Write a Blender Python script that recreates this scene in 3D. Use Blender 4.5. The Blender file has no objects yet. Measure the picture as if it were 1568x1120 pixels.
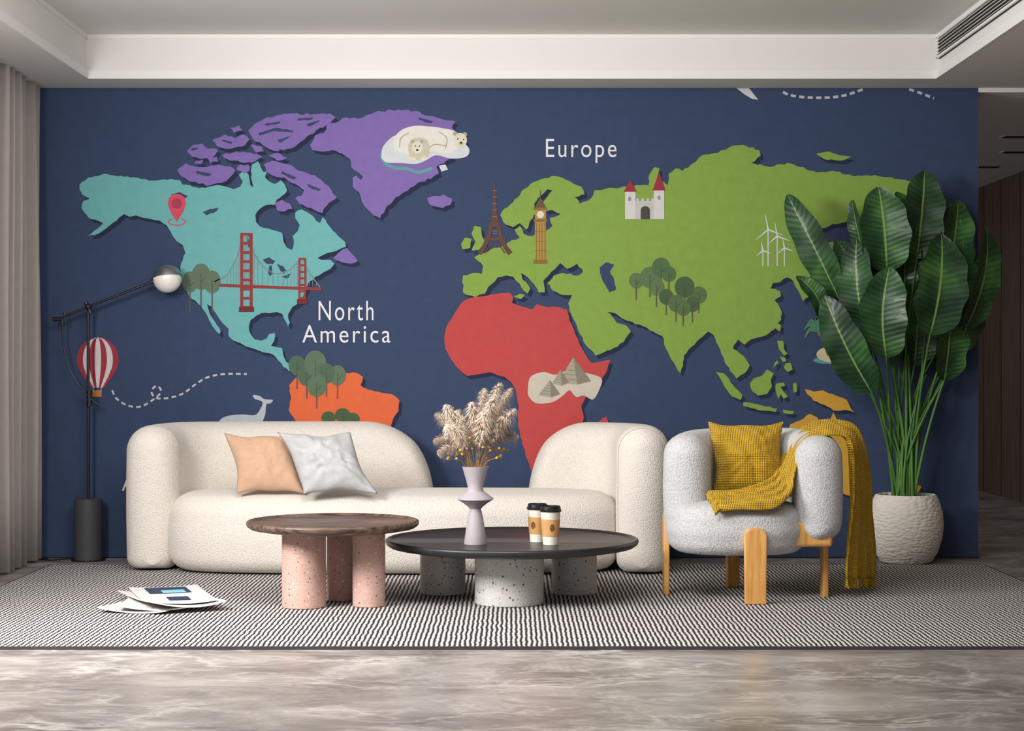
import bpy, bmesh, math, random
from mathutils import Vector, Matrix, noise
from mathutils.geometry import tessellate_polygon
random.seed(7)
F=2700.0; CH=1.147; D0=10.5; S=D0/F
def P(px,py,d): return Vector(((px-784)*d/F, d-D0, CH+(560-py)*d/F))
def lin(c): return c/12.92 if c<=0.04045 else ((c+0.055)/1.055)**2.4
def hexc(h):
    h=h.lstrip('#'); return tuple(lin(int(h[i:i+2],16)/255) for i in (0,2,4))+(1,)
# ---------------- materials
def mat(name,col,rough=0.7,metal=0,bump=0,bscale=200,var=0,vscale=5,spec=0.4,sheen=0,coat=0,bdist=0.002):
    m=bpy.data.materials.new(name); m.use_nodes=True; nt=m.node_tree; N=nt.nodes; L=nt.links
    b=N['Principled BSDF']; c=hexc(col) if isinstance(col,str) else col
    b.inputs['Base Color'].default_value=c; b.inputs['Roughness'].default_value=rough; b.inputs['Metallic'].default_value=metal
    b.inputs['Specular IOR Level'].default_value=spec; b.inputs['Sheen Weight'].default_value=sheen; b.inputs['Coat Weight'].default_value=coat
    tc=N.new('ShaderNodeTexCoord')
    n=N.new('ShaderNodeTexNoise'); n.inputs['Scale'].default_value=vscale; n.inputs['Detail'].default_value=5
    L.new(tc.outputs['Object'],n.inputs['Vector'])
    mx=N.new('ShaderNodeMix'); mx.data_type='RGBA'
    mx.inputs[6].default_value=tuple(x*(1-var) for x in c[:3])+(1,); mx.inputs[7].default_value=tuple(min(1,x*(1+var)) for x in c[:3])+(1,)
    L.new(n.outputs['Fac'],mx.inputs[0]); L.new(mx.outputs[2],b.inputs['Base Color'])
    if bump>0:
        n2=N.new('ShaderNodeTexNoise'); n2.inputs['Scale'].default_value=bscale; n2.inputs['Detail'].default_value=3
        L.new(tc.outputs['Object'],n2.inputs['Vector'])
        bp=N.new('ShaderNodeBump'); bp.inputs['Strength'].default_value=bump; bp.inputs['Distance'].default_value=bdist
        L.new(n2.outputs['Fac'],bp.inputs['Height']); L.new(bp.outputs['Normal'],b.inputs['Normal'])
    return m
def nodes(m): return m.node_tree.nodes,m.node_tree.links,m.node_tree.nodes['Principled BSDF']
def math_node(N,L,op,a,b=None):
    n=N.new('ShaderNodeMath'); n.operation=op
    for i,v in enumerate((a,b)):
        if v is None: continue
        if isinstance(v,(int,float)): n.inputs[i].default_value=v
        else: L.new(v,n.inputs[i])
    return n.outputs[0]
def ramp(N,L,fac,stops,interp='LINEAR'):
    r=N.new('ShaderNodeValToRGB'); r.color_ramp.interpolation=interp; e=r.color_ramp.elements
    while len(e)<len(stops): e.new(0.5)
    for i,(p,c) in enumerate(stops): e[i].position=p; e[i].color=hexc(c) if isinstance(c,str) else (c,c,c,1)
    L.new(fac,r.inputs[0]); return r.outputs[0]
def weave(m,scale,strength,dist=0.002):
    N,L,b=nodes(m); tc=N.new('ShaderNodeTexCoord'); w=[]
    for d in ('X','Z'):
        x=N.new('ShaderNodeTexWave'); x.bands_direction=d; x.inputs['Scale'].default_value=scale; x.inputs['Distortion'].default_value=1.0; x.inputs['Detail'].default_value=1
        L.new(tc.outputs['Object'],x.inputs['Vector']); w.append(x.outputs['Fac'])
    h=math_node(N,L,'ADD',w[0],w[1]); bp=N.new('ShaderNodeBump'); bp.inputs['Strength'].default_value=strength; bp.inputs['Distance'].default_value=dist
    L.new(h,bp.inputs['Height']); L.new(bp.outputs['Normal'],b.inputs['Normal']); return m
def boucle(m,scale,lo,strength,dist):
    # looped-yarn fabric: voronoi loops drive both bump and a faint tone change
    N,L,b=nodes(m); tc=N.new('ShaderNodeTexCoord'); vo=N.new('ShaderNodeTexVoronoi'); vo.inputs['Scale'].default_value=scale; L.new(tc.outputs['Object'],vo.inputs['Vector'])
    src=b.inputs['Base Color'].links[0].from_socket; mx=N.new('ShaderNodeMix'); mx.data_type='RGBA'; mx.blend_type='MULTIPLY'; mx.inputs[0].default_value=1
    L.new(src,mx.inputs[6]); L.new(ramp(N,L,vo.outputs['Distance'],[(0.25,1.0),(0.75,lo)]),mx.inputs[7]); L.new(mx.outputs[2],b.inputs['Base Color'])
    bp=N.new('ShaderNodeBump'); bp.inputs['Strength'].default_value=strength; bp.inputs['Distance'].default_value=dist; bp.invert=True; L.new(vo.outputs['Distance'],bp.inputs['Height']); L.new(bp.outputs[0],b.inputs['Normal']); return m
def terrazzo(name,base,chips):
    m=mat(name,base,0.5,var=0.04,vscale=12); N,L,b=nodes(m); tc=N.new('ShaderNodeTexCoord'); prev=None
    basecol=b.inputs['Base Color'].links[0].from_socket
    for sc,th,gt in ((62,0.30,0.72),(130,0.28,0.55)):
        v=N.new('ShaderNodeTexVoronoi'); v.inputs['Scale'].default_value=sc; L.new(tc.outputs['Object'],v.inputs['Vector'])
        sep=N.new('ShaderNodeSeparateColor'); L.new(v.outputs['Color'],sep.inputs[0])
        a=math_node(N,L,'LESS_THAN',v.outputs['Distance'],th); g=math_node(N,L,'GREATER_THAN',sep.outputs[1],gt); k=math_node(N,L,'MULTIPLY',a,g)
        cc=ramp(N,L,sep.outputs[0],[(i/len(chips),c) for i,c in enumerate(chips)],'CONSTANT')
        mx=N.new('ShaderNodeMix'); mx.data_type='RGBA'; L.new(k,mx.inputs[0]); L.new(basecol,mx.inputs[6]); L.new(cc,mx.inputs[7]); basecol=mx.outputs[2]
    L.new(basecol,b.inputs['Base Color']); return m
# ---------------- mesh builder
class MB:
    def __init__(s): s.v=[];s.f=[];s.m=[];s.uv={}
    def add(s,vs,fs,mi=0,uvs=None):
        o=len(s.v); s.v+= [tuple(x) for x in vs]
        for f in fs: s.f.append(tuple(i+o for i in f)); s.m.append(mi)
        if uvs:
            for i,u in enumerate(uvs): s.uv[o+i]=u
    def box(s,x0,x1,y0,y1,z0,z1,mi=0):
        vs=[(x,y,z) for x in (x0,x1) for y in (y0,y1) for z in (z0,z1)]
        s.add(vs,[(0,1,3,2),(4,6,7,5),(0,4,5,1),(2,3,7,6),(0,2,6,4),(1,5,7,3)],mi)
    def tube(s,pts,r0,r1=None,seg=8,mi=0,cap=True):
        r1=r0 if r1 is None else r1; n=len(pts); pts=[Vector(p) for p in pts]; vs=[];fs=[]; up=None
        for i,p in enumerate(pts):
            t=(pts[min(i+1,n-1)]-pts[max(i-1,0)]).normalized()
            if up is None: up=Vector((0,0,1)) if abs(t.z)<0.9 else Vector((1,0,0))
            a=t.cross(up).normalized(); up=a.cross(t).normalized(); r=r0+(r1-r0)*i/(n-1)
            for j in range(seg):
                th=2*math.pi*j/seg; vs.append(p+a*math.cos(th)*r+up*math.sin(th)*r)
        for i in range(n-1):
            for j in range(seg):
                k=(j+1)%seg; fs.append((i*seg+j,i*seg+k,(i+1)*seg+k,(i+1)*seg+j))
        if cap: fs.append(tuple(range(seg))[::-1]); fs.append(tuple((n-1)*seg+j for j in range(seg)))
        s.add(vs,fs,mi)
    def lathe(s,prof,c=(0,0,0),seg=64,mi=0):
        vs=[];fs=[];n=len(prof)
        for r,z in prof:
            for j in range(seg):
                th=2*math.pi*j/seg; vs.append((c[0]+r*math.cos(th),c[1]+r*math.sin(th),c[2]+z))
        for i in range(n-1):
            for j in range(seg):
                k=(j+1)%seg; fs.append((i*seg+j,i*seg+k,(i+1)*seg+k,(i+1)*seg+j))
        if prof[0][0]>1e-5: fs.append(tuple(range(seg))[::-1])
        if prof[-1][0]>1e-5: fs.append(tuple((n-1)*seg+j for j in range(seg)))
        s.add(vs,fs,mi)
    def ball(s,c,r,mi=0,seg=10,rings=7):
        s.lathe([(max(1e-6,r*math.sin(math.pi*i/rings)),-r*math.cos(math.pi*i/rings)) for i in range(rings+1)],c,seg,mi)
    def obj(s,name,mats,parent=None,angle=35,smooth=True):
        me=bpy.data.meshes.new(name); me.from_pydata(s.v,[],s.f)
        for m in mats: me.materials.append(m)
        for p,i in zip(me.polygons,s.m): p.material_index=i; p.use_smooth=smooth
        if s.uv:
            ul=me.uv_layers.new(name='UVMap')
            for l in me.loops: ul.data[l.index].uv=s.uv.get(l.vertex_index,(0,0))
        bm=bmesh.new(); bm.from_mesh(me); bmesh.ops.remove_doubles(bm,verts=bm.verts,dist=1e-6) if not s.uv else None
        if smooth:
            for e in bm.edges:
                if len(e.link_faces)==2 and e.calc_face_angle(0)>math.radians(angle): e.smooth=False
        bm.to_mesh(me); bm.free(); me.update()
        o=bpy.data.objects.new(name,me); bpy.context.scene.collection.objects.link(o)
        if parent: o.parent=parent
        return o
def empty(name):
    o=bpy.data.objects.new(name,None); bpy.context.scene.collection.objects.link(o); o.empty_display_size=0.1; return o
def catmull(pts,n=10):
    pts=[Vector(p) for p in pts]; out=[]
    q=[pts[0]*2-pts[1]]+pts+[pts[-1]*2-pts[-2]]
    for i in range(1,len(q)-2):
        for k in range(n):
            t=k/n; a,b,c,d=q[i-1],q[i],q[i+1],q[i+2]
            out.append(0.5*((2*b)+(c-a)*t+(2*a-5*b+4*c-d)*t*t+(3*b-a-3*c+d)*t**3))
    out.append(pts[-1]); return out
def resample(pts,svals):
    L=[0]
    for i in range(1,len(pts)): L.append(L[-1]+(pts[i]-pts[i-1]).length)
    T=L[-1]; out=[]
    for s in svals:
        d=s*T; i=1
        while i<len(L)-1 and L[i]<d: i+=1
        k=(d-L[i-1])/max(1e-9,L[i]-L[i-1]); out.append(pts[i-1].lerp(pts[i],k))
    return out,T
def rr(w,z0,z1,rt,rb,n=7):
    h=z1-z0; rt=min(rt,w/2*0.999,h*0.6); rb=min(rb,w/2*0.999,h*0.39); out=[]
    for cx,cz,r,a0 in ((w/2-rt,z1-rt,rt,0),(-(w/2-rt),z1-rt,rt,90),(-(w/2-rb),z0+rb,rb,180),(w/2-rb,z0+rb,rb,270)):
        for i in range(n+1):
            a=math.radians(a0+90*i/n); out.append((cx+r*math.cos(a),cz+r*math.sin(a)))
        if a0==0:
            for i in range(1,4): out.append(((w/2-rt)*(1-i/2),z1))
        if a0==90:
            for i in range(1,6): k=i/6; out.append((-w/2,(z1-rt)*(1-k)+(z0+rb)*k))
        if a0==270:
            for i in range(1,6): k=i/6; out.append((w/2,(z0+rb)*(1-k)+(z1-rt)*k))
    return out
def sweep(mb,ctrl,w,z0,z1f,rt,rb,capr,mi=0,bulge=0.0,n=60):
    path=catmull([(x,y,0) for x,y in ctrl],12)
    _,T=resample(path,[0,1]); cs=[]
    for i in range(15): cs.append(capr/T*(1-math.cos(math.pi/2*i/14)))
    m=[capr/T+(1-2*capr/T)*i/n for i in range(1,n)]
    sv=cs+m+[1-c for c in cs[::-1]]
    pts,T=resample(path,sv); rings=[]
    fine,_=resample(path,[i/200 for i in range(201)])
    for i,(p,s) in enumerate(zip(pts,sv)):
        a=min(200,max(0,int(s*200))); t=(fine[min(200,a+3)]-fine[max(0,a-3)]).normalized(); nn=Vector((-t.y,t.x,0))
        e=min(s,1-s)*T; k=1 if e>=capr else math.sqrt(max(0,1-(1-e/capr)**2)); k=max(k,0.02)
        ww=w*(k if e<capr else 1); zt=z1f(s,T)-rt*(1-k); zb=z0+rb*(1-k)*0.6
        sec=rr(ww,zb,zt,rt,rb); ring=[]
        for u,z in sec:
            q=(z-zb)/(zt-zb); bb=1+bulge*math.sin(math.pi*q)
            ring.append(p+nn*u*bb+Vector((0,0,z)))
        rings.append(ring)
    m_=len(rings[0]); vs=[v for r in rings for v in r]; fs=[]
    for i in range(len(rings)-1):
        for j in range(m_):
            k=(j+1)%m_; fs.append((i*m_+j,i*m_+k,(i+1)*m_+k,(i+1)*m_+j))
    fs.append(tuple(range(m_))[::-1]); fs.append(tuple((len(rings)-1)*m_+j for j in range(m_)))
    mb.add(vs,fs,mi); return rings
def superdisc(mb,cx,cy,rx,ry,n,z0,z1,rt,rb,crown=0.015,rot=0,mi=0,seg=120,bend=0):
    prof=[]
    for i in range(9): a=math.pi/2*i/8; prof.append((rb*(1-math.sin(a)),z0+rb*(1-math.cos(a))))
    for i in range(1,5): prof.append((-0.008*math.sin(math.pi*i/5),z0+rb+(z1-rt-z0-rb)*i/5))
    for i in range(13): a=math.pi/2*i/12; prof.append((rt*(1-math.cos(a)),z1-rt+rt*math.sin(a)))
    for i in range(1,9): prof.append((rt+(min(rx,ry)-rt)*i/8.0*0.995,z1+crown*math.sin(math.pi/2*i/8)))
    vs=[];fs=[]
    for d,z in prof:
        for j in range(seg):
            th=2*math.pi*j/seg; c=math.cos(th); s_=math.sin(th)
            x=(rx-d)*math.copysign(abs(c)**(2/n),c); y=(ry-d)*math.copysign(abs(s_)**(2/n),s_)
            y+=bend*(x/rx)**2
            vs.append((cx+x*math.cos(rot)-y*math.sin(rot),cy+x*math.sin(rot)+y*math.cos(rot),z))
    for i in range(len(prof)-1):
        for j in range(seg):
            k=(j+1)%seg; fs.append((i*seg+j,i*seg+k,(i+1)*seg+k,(i+1)*seg+j))
    fs.append(tuple(range(seg))[::-1]); fs.append(tuple((len(prof)-1)*seg+j for j in range(seg)))
    mb.add(vs,fs,mi)

# ================= ROOM
NAVY='#334261'
M_wall=mat('navy_wallpaper',NAVY,0.85,bump=0.3,bscale=55,var=0.18,vscale=16)
M_ceil=mat('white_plaster','#dfdcd9',0.8,var=0.015)
M_trim=mat('white_trim','#e4e2df',0.6)
M_dark=mat('black_gap','#15151a',0.8)
M_wood=mat('walnut_panel','#3a2c25',0.45); 
N,L,b=nodes(M_wood); tc=N.new('ShaderNodeTexCoord'); mp=N.new('ShaderNodeMapping'); mp.inputs['Scale'].default_value=(1,18,0.6); L.new(tc.outputs['Object'],mp.inputs[0])
nz=N.new('ShaderNodeTexNoise'); nz.inputs['Scale'].default_value=3; nz.inputs['Detail'].default_value=8; L.new(mp.outputs[0],nz.inputs['Vector'])
L.new(ramp(N,L,nz.outputs['Fac'],[(0.3,'#4a382f'),(0.7,'#806656')]),b.inputs['Base Color'])
# marble floor
M_floor=mat('grey_marble','#a8a09b',0.26,spec=0.45); N,L,b=nodes(M_floor); tc=N.new('ShaderNodeTexCoord')
mp=N.new('ShaderNodeMapping'); mp.inputs['Rotation'].default_value=(0,0,0.75); mp.inputs['Scale'].default_value=(0.8,1.5,1); L.new(tc.outputs['Object'],mp.inputs[0])
wn=N.new('ShaderNodeTexNoise'); wn.inputs['Scale'].default_value=1.4; wn.inputs['Detail'].default_value=4; L.new(mp.outputs[0],wn.inputs['Vector'])
va=N.new('ShaderNodeVectorMath'); va.operation='MULTIPLY_ADD'; L.new(wn.outputs['Color'],va.inputs[0]); va.inputs[1].default_value=(0.6,0.6,0); L.new(mp.outputs[0],va.inputs[2])
n1=N.new('ShaderNodeTexNoise'); n1.inputs['Scale'].default_value=1.6; n1.inputs['Detail'].default_value=14; n1.inputs['Roughness'].default_value=0.68; L.new(va.outputs[0],n1.inputs['Vector'])
c1=ramp(N,L,n1.outputs['Fac'],[(0.36,'#6f6763'),(0.5,'#8d8581'),(0.64,'#aea7a2')])
col=c1
n4=N.new('ShaderNodeTexNoise'); n4.inputs['Scale'].default_value=1.8; n4.inputs['Detail'].default_value=3; L.new(mp.outputs[0],n4.inputs['Vector']); gate=ramp(N,L,n4.outputs['Fac'],[(0.42,0.2),(0.62,1.0)])
for sc,wd,am in ((0.9,0.012,0.8),(2.1,0.012,0.6),(4.5,0.016,0.4)):
    n2=N.new('ShaderNodeTexNoise'); n2.inputs['Scale'].default_value=sc; n2.inputs['Detail'].default_value=12; n2.inputs['Roughness'].default_value=0.58; L.new(va.outputs[0],n2.inputs['Vector'])
    v=math_node(N,L,'ABSOLUTE',math_node(N,L,'SUBTRACT',n2.outputs['Fac'],0.5)); vv=ramp(N,L,v,[(0.0,1.0),(wd,0.35),(wd*3,0.0)])
    br=math_node(N,L,'MULTIPLY',math_node(N,L,'MULTIPLY',vv,gate),am)
    mx=N.new('ShaderNodeMix'); mx.data_type='RGBA'; L.new(br,mx.inputs[0]); L.new(col,mx.inputs[6]); mx.inputs[7].default_value=hexc('#d6d1cc'); col=mx.outputs[2]
L.new(col,b.inputs['Base Color'])
ZT=3.055
m=MB(); m.box(-3.2,4.3,-12,7.5,-0.12,0); m.obj('floor',[M_floor])
m=MB(); m.box(-3.2,2.777,0,0.22,0,2.8); m.obj('wall_back',[M_wall])
m=MB(); m.box(4.3,4.42,-12,7.5,0,3.15)
y=-11.9
while y<7.3:
    m.box(4.275,4.3,y,y+0.56,0.0,2.78); y+=0.58
m.obj('wall_right',[M_wood])
m=MB(); m.box(2.6,4.3,7.0,7.2,0,2.8); m.obj('wall_corridor',[M_wood])
m=MB(); m.box(-3.2,-3.05,-3.2,0,0,3.15); m.box(-3.2,-3.05,-12,-8.8,0,3.15); m.box(-3.2,-3.05,-8.8,-3.2,2.6,3.15); m.box(-3.2,-3.05,-8.8,-3.2,0,0.1)
m.obj('wall_left',[M_ceil])
m=MB()
for yy in (-8.8,-6.95,-5.05,-3.26): m.box(-3.16,-3.08,yy,yy+0.06,0.1,2.6)
m.box(-3.16,-3.08,-8.8,-3.2,2.54,2.6); m.box(-3.16,-3.08,-8.8,-3.2,0.1,0.16); m.obj('window_1',[M_dark])
m=MB()
m.box(-2.455,2.455,-9.5,-0.335,ZT,3.2)
m.box(-3.2,-2.455,-9.5,0.22,2.8,3.2); m.box(-2.455,2.455,-0.335,0.22,2.8,3.2); m.box(2.455,4.3,-9.5,0.0,2.8,3.2)
m.box(2.455,2.777,0.0,0.22,2.8,3.2); m.box(2.777,4.3,0.0,7.2,2.775,3.2)
m.obj('ceiling',[M_ceil],smooth=False)
m=MB()
for z0,z1,tt in ((2.8,2.848,0.014),(3.03,3.055,0.01)):
    m.box(-2.455,2.455,-0.335-tt,-0.335,z0-0.001,z1); m.box(-2.455,-2.455+tt,-9.5,-0.335,z0-0.001,z1); m.box(2.455-tt,2.455,-9.5,-0.335,z0-0.001,z1)
m.obj('trim_1',[M_trim],smooth=False)
m=MB(); m.box(-2.8,2.777,-0.012,0.0,0,0.006); m.obj('baseboard_back',[M_dark])
# vent
m=MB(); vx=2.440
m.box(vx,2.455,-3.6,-0.40,2.905,3.03,1)
m.box(vx-0.012,vx,-3.6,-0.40,3.018,3.03,0); m.box(vx-0.012,vx,-3.6,-0.40,2.905,2.917,0); m.box(vx-0.012,vx,-0.412,-0.40,2.905,3.03,0); m.box(vx-0.012,vx,-3.6,-3.588,2.905,3.03,0)
for i in range(5):
    z=2.927+i*0.019
    m.add([(vx,-3.6,z+0.010),(vx,-0.4,z+0.010),(vx-0.012,-0.4,z-0.003),(vx-0.012,-3.6,z-0.003),(vx,-3.6,z+0.002),(vx,-0.4,z+0.002)],[(0,1,2,3),(3,2,5,4)],0)
m.obj('air_vent',[M_trim,M_dark],smooth=False)
# downlights
for X,d in ((3.57,12.5),(3.82,13.4),(3.89,14.4)):
    m=MB(); y=d-D0; m.box(X-0.1,X+0.1,y-0.06,y+0.06,2.768,2.776,0); m.box(X-0.085,X+0.085,y-0.045,y+0.045,2.764,2.769,1); m.obj('recessed_downlight',[M_trim,M_dark])
# curtain
M_cur=mat('taupe_linen','#a59d99',0.9,bump=0.2,bscale=300,var=0.08,vscale=20,sheen=0.2)
m=MB(); n=700; vs=[];fs=[]; zs=[0.01,0.5,1.0,1.5,2.0,2.5,2.8]
for i in range(n+1):
    yy=-0.03-3.3*i/n; ph=yy*2*math.pi/0.15
    for z in zs:
        a=0.055*math.sin(ph+0.9*math.sin(yy*9))+0.014*math.sin(ph*2.3+z*0.7)+0.006*math.sin(z*2+yy*5)
        vs.append((-2.825+a,yy+0.02*math.sin(ph*0.5),z))
k=len(zs)
for i in range(n):
    for j in range(k-1): fs.append((i*k+j,i*k+j+1,(i+1)*k+j+1,(i+1)*k+j))
m.add(vs,fs); o=m.obj('curtain',[M_cur],angle=80); sm=o.modifiers.new('s','SOLIDIFY'); sm.thickness=0.004

# rug
M_rug=mat('woven_rug','#c9c2bd',0.95,spec=0.1); N,L,b=nodes(M_rug); tc=N.new('ShaderNodeTexCoord'); sp=N.new('ShaderNodeSeparateXYZ')
nz=N.new('ShaderNodeTexNoise'); nz.inputs['Scale'].default_value=10; nz.inputs['Detail'].default_value=2; L.new(tc.outputs['Object'],nz.inputs['Vector'])
va=N.new('ShaderNodeVectorMath'); va.operation='MULTIPLY_ADD'; L.new(nz.outputs['Color'],va.inputs[0]); va.inputs[1].default_value=(0.016,0.03,0); L.new(tc.outputs['Object'],va.inputs[2]); L.new(va.outputs[0],sp.inputs[0])
sx=math_node(N,L,'SINE',math_node(N,L,'MULTIPLY',sp.outputs[0],2*math.pi/0.021)); sy=math_node(N,L,'SINE',math_node(N,L,'MULTIPLY',sp.outputs[1],2*math.pi/0.032))
hh=math_node(N,L,'ADD',math_node(N,L,'MULTIPLY',sx,0.62),math_node(N,L,'MULTIPLY',sy,0.40))
h2=math_node(N,L,'ADD',math_node(N,L,'MULTIPLY',hh,0.5),0.5)
L.new(ramp(N,L,h2,[(0.42,'#d8d2ce'),(0.56,'#2e2b30')]),b.inputs['Base Color'])
bp=N.new('ShaderNodeBump'); bp.inputs['Strength'].default_value=0.6; bp.inputs['Distance'].default_value=0.004; L.new(h2,bp.inputs['Height']); bp.invert=True; L.new(bp.outputs[0],b.inputs['Normal'])
m=MB(); m.box(-2.62,2.68,-3.38,-0.45,0.0,0.012)
M_bind=mat('rug_binding','#4a4548',0.95)
m.box(-2.62,2.68,-3.392,-3.38,0.0,0.013,1); m.box(-2.632,-2.62,-3.392,-0.45,0.0,0.013,1); m.box(2.68,2.692,-3.392,-0.45,0.0,0.013,1); m.obj('area_rug',[M_rug,M_bind],smooth=False)

# ================= MURAL
pal={}
mural=MB(); mats=[]
def cm(h):
    if h not in pal: pal[h]=len(mats); mats.append(mat('mural_ink_'+h[1:],h,0.85,bump=0.1,bscale=55,var=0.12,vscale=18))
    return pal[h]
cnt=[0]
def nxt(l): cnt[0]+=1; return l+(cnt[0]%110)*0.008
def W(px,py,l): return ((px-784)*S,-0.0008-0.0006*l,CH+(560-py)*S)
def poly(pts,h,l):
    l=nxt(l)
    pts=[(x,max(135.5,y)) for x,y in pts]
    v=[Vector((x,-y,0)) for x,y in pts]; tr=tessellate_polygon([v])
    vs=[W(x,y,l) for x,y in pts]; fs=[]
    for a,b_,c in tr:
        A,B,C=v[a],v[b_],v[c]; cr=(B-A).cross(C-A).z
        if abs(cr)<1e-6: continue
        fs.append((a,b_,c) if cr>0 else (a,c,b_))
    mural.add(vs,fs,cm(h))
def rough(pts,amp=1.5,step=4.5,seed=1):
    rnd=random.Random(seed); out=[]; n=len(pts)
    for i in range(n):
        x0,y0=pts[i]; x1,y1=pts[(i+1)%n]; Ln=math.hypot(x1-x0,y1-y0); k=max(1,int(Ln/step)); out.append((x0,y0))
        for j in range(1,k):
            t=j/k; a=rnd.uniform(-amp,amp); out.append((x0+(x1-x0)*t-(y1-y0)/Ln*a,y0+(y1-y0)*t+(x1-x0)/Ln*a))
    return out
def land(pts,h,seed=1,amp=1.4):
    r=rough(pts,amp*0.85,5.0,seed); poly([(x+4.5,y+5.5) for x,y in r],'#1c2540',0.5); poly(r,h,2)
def ell(cx,cy,rx,ry,h,l,n=32,a0=0,a1=360):
    poly([(cx+rx*math.cos(math.radians(a0+(a1-a0)*i/n)),cy+ry*math.sin(math.radians(a0+(a1-a0)*i/n))) for i in range(n+(0 if a1-a0==360 else 1))],h,l)
def stroke(pts,w,h,l):
    l=nxt(l); n=len(pts); Lp=[];Rp=[]
    for i,(x,y) in enumerate(pts):
        a=pts[max(0,i-1)]; c=pts[min(n-1,i+1)]; dx,dy=c[0]-a[0],c[1]-a[1]; q=math.hypot(dx,dy) or 1
        ww=w[i] if isinstance(w,(list,tuple)) else w
        Lp.append((x-dy/q*ww/2,y+dx/q*ww/2)); Rp.append((x+dy/q*ww/2,y-dx/q*ww/2))
    for i in range(n-1):
        mural.add([W(*Lp[i],l),W(*Rp[i],l),W(*Rp[i+1],l),W(*Lp[i+1],l)],[(0,1,2,3)],cm(h))
def sm2(pts,n=8): return [(p.x,p.y) for p in catmull([(x,y,0) for x,y in pts],n)]
def rect(x0,y0,x1,y1,h,l): poly([(x0,y0),(x1,y0),(x1,y1),(x0,y1)],h,l)
def dashes(pts,w,dash,gap,h,l):
    q=catmull([(x,y,0) for x,y in pts],20); _,T=resample(q,[0,1]); s=0
    while s<T:
        pp,_=resample(q,[s/T,min(1,(s+dash/2)/T),min(1,(s+dash)/T)])
        if min(p.y for p in pp)>136: stroke([(p.x,p.y) for p in pp],w,h,l)
        s+=dash+gap
TEAL='#6aacad'; PUR='#7c66a8'; GRN='#819f46'; RED='#b84645'; ORA='#d9663c'; YEL='#cb9b38'
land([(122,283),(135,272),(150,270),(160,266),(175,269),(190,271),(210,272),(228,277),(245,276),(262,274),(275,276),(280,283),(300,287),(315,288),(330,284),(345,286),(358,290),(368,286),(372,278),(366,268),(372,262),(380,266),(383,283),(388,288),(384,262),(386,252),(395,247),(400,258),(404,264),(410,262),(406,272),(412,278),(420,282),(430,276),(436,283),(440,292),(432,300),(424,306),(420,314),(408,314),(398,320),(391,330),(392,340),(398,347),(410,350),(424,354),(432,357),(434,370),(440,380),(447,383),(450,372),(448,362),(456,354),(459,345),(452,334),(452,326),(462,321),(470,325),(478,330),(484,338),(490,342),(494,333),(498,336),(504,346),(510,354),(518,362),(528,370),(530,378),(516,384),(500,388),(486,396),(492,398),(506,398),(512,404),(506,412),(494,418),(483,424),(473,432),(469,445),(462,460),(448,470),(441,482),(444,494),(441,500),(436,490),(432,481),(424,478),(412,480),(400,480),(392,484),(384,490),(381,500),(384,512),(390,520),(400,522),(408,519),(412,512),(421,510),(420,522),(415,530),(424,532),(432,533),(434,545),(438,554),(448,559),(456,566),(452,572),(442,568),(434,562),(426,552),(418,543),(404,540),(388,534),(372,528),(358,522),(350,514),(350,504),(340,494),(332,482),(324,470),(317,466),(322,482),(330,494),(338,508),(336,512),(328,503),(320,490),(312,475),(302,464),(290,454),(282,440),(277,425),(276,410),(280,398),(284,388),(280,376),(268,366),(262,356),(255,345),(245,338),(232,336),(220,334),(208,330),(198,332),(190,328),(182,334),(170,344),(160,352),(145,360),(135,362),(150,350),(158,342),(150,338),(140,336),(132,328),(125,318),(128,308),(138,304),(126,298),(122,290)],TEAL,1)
for pts in ([(262,298),(275,294),(288,300),(280,306),(268,304)],[(310,325),(322,320),(335,318),(330,325),(316,330)],[(402,398),(412,394),(422,400),(418,405),(408,404)],[(412,408),(416,406),(418,420),(413,424),(410,416)],[(424,404),(434,408),(440,416),(434,420),(428,412)],[(430,424),(442,420),(448,417),(440,427)],[(378,362),(383,360),(384,380),(379,378)]):
    poly(rough(pts,0.8,3,5),NAVY,3)
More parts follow.
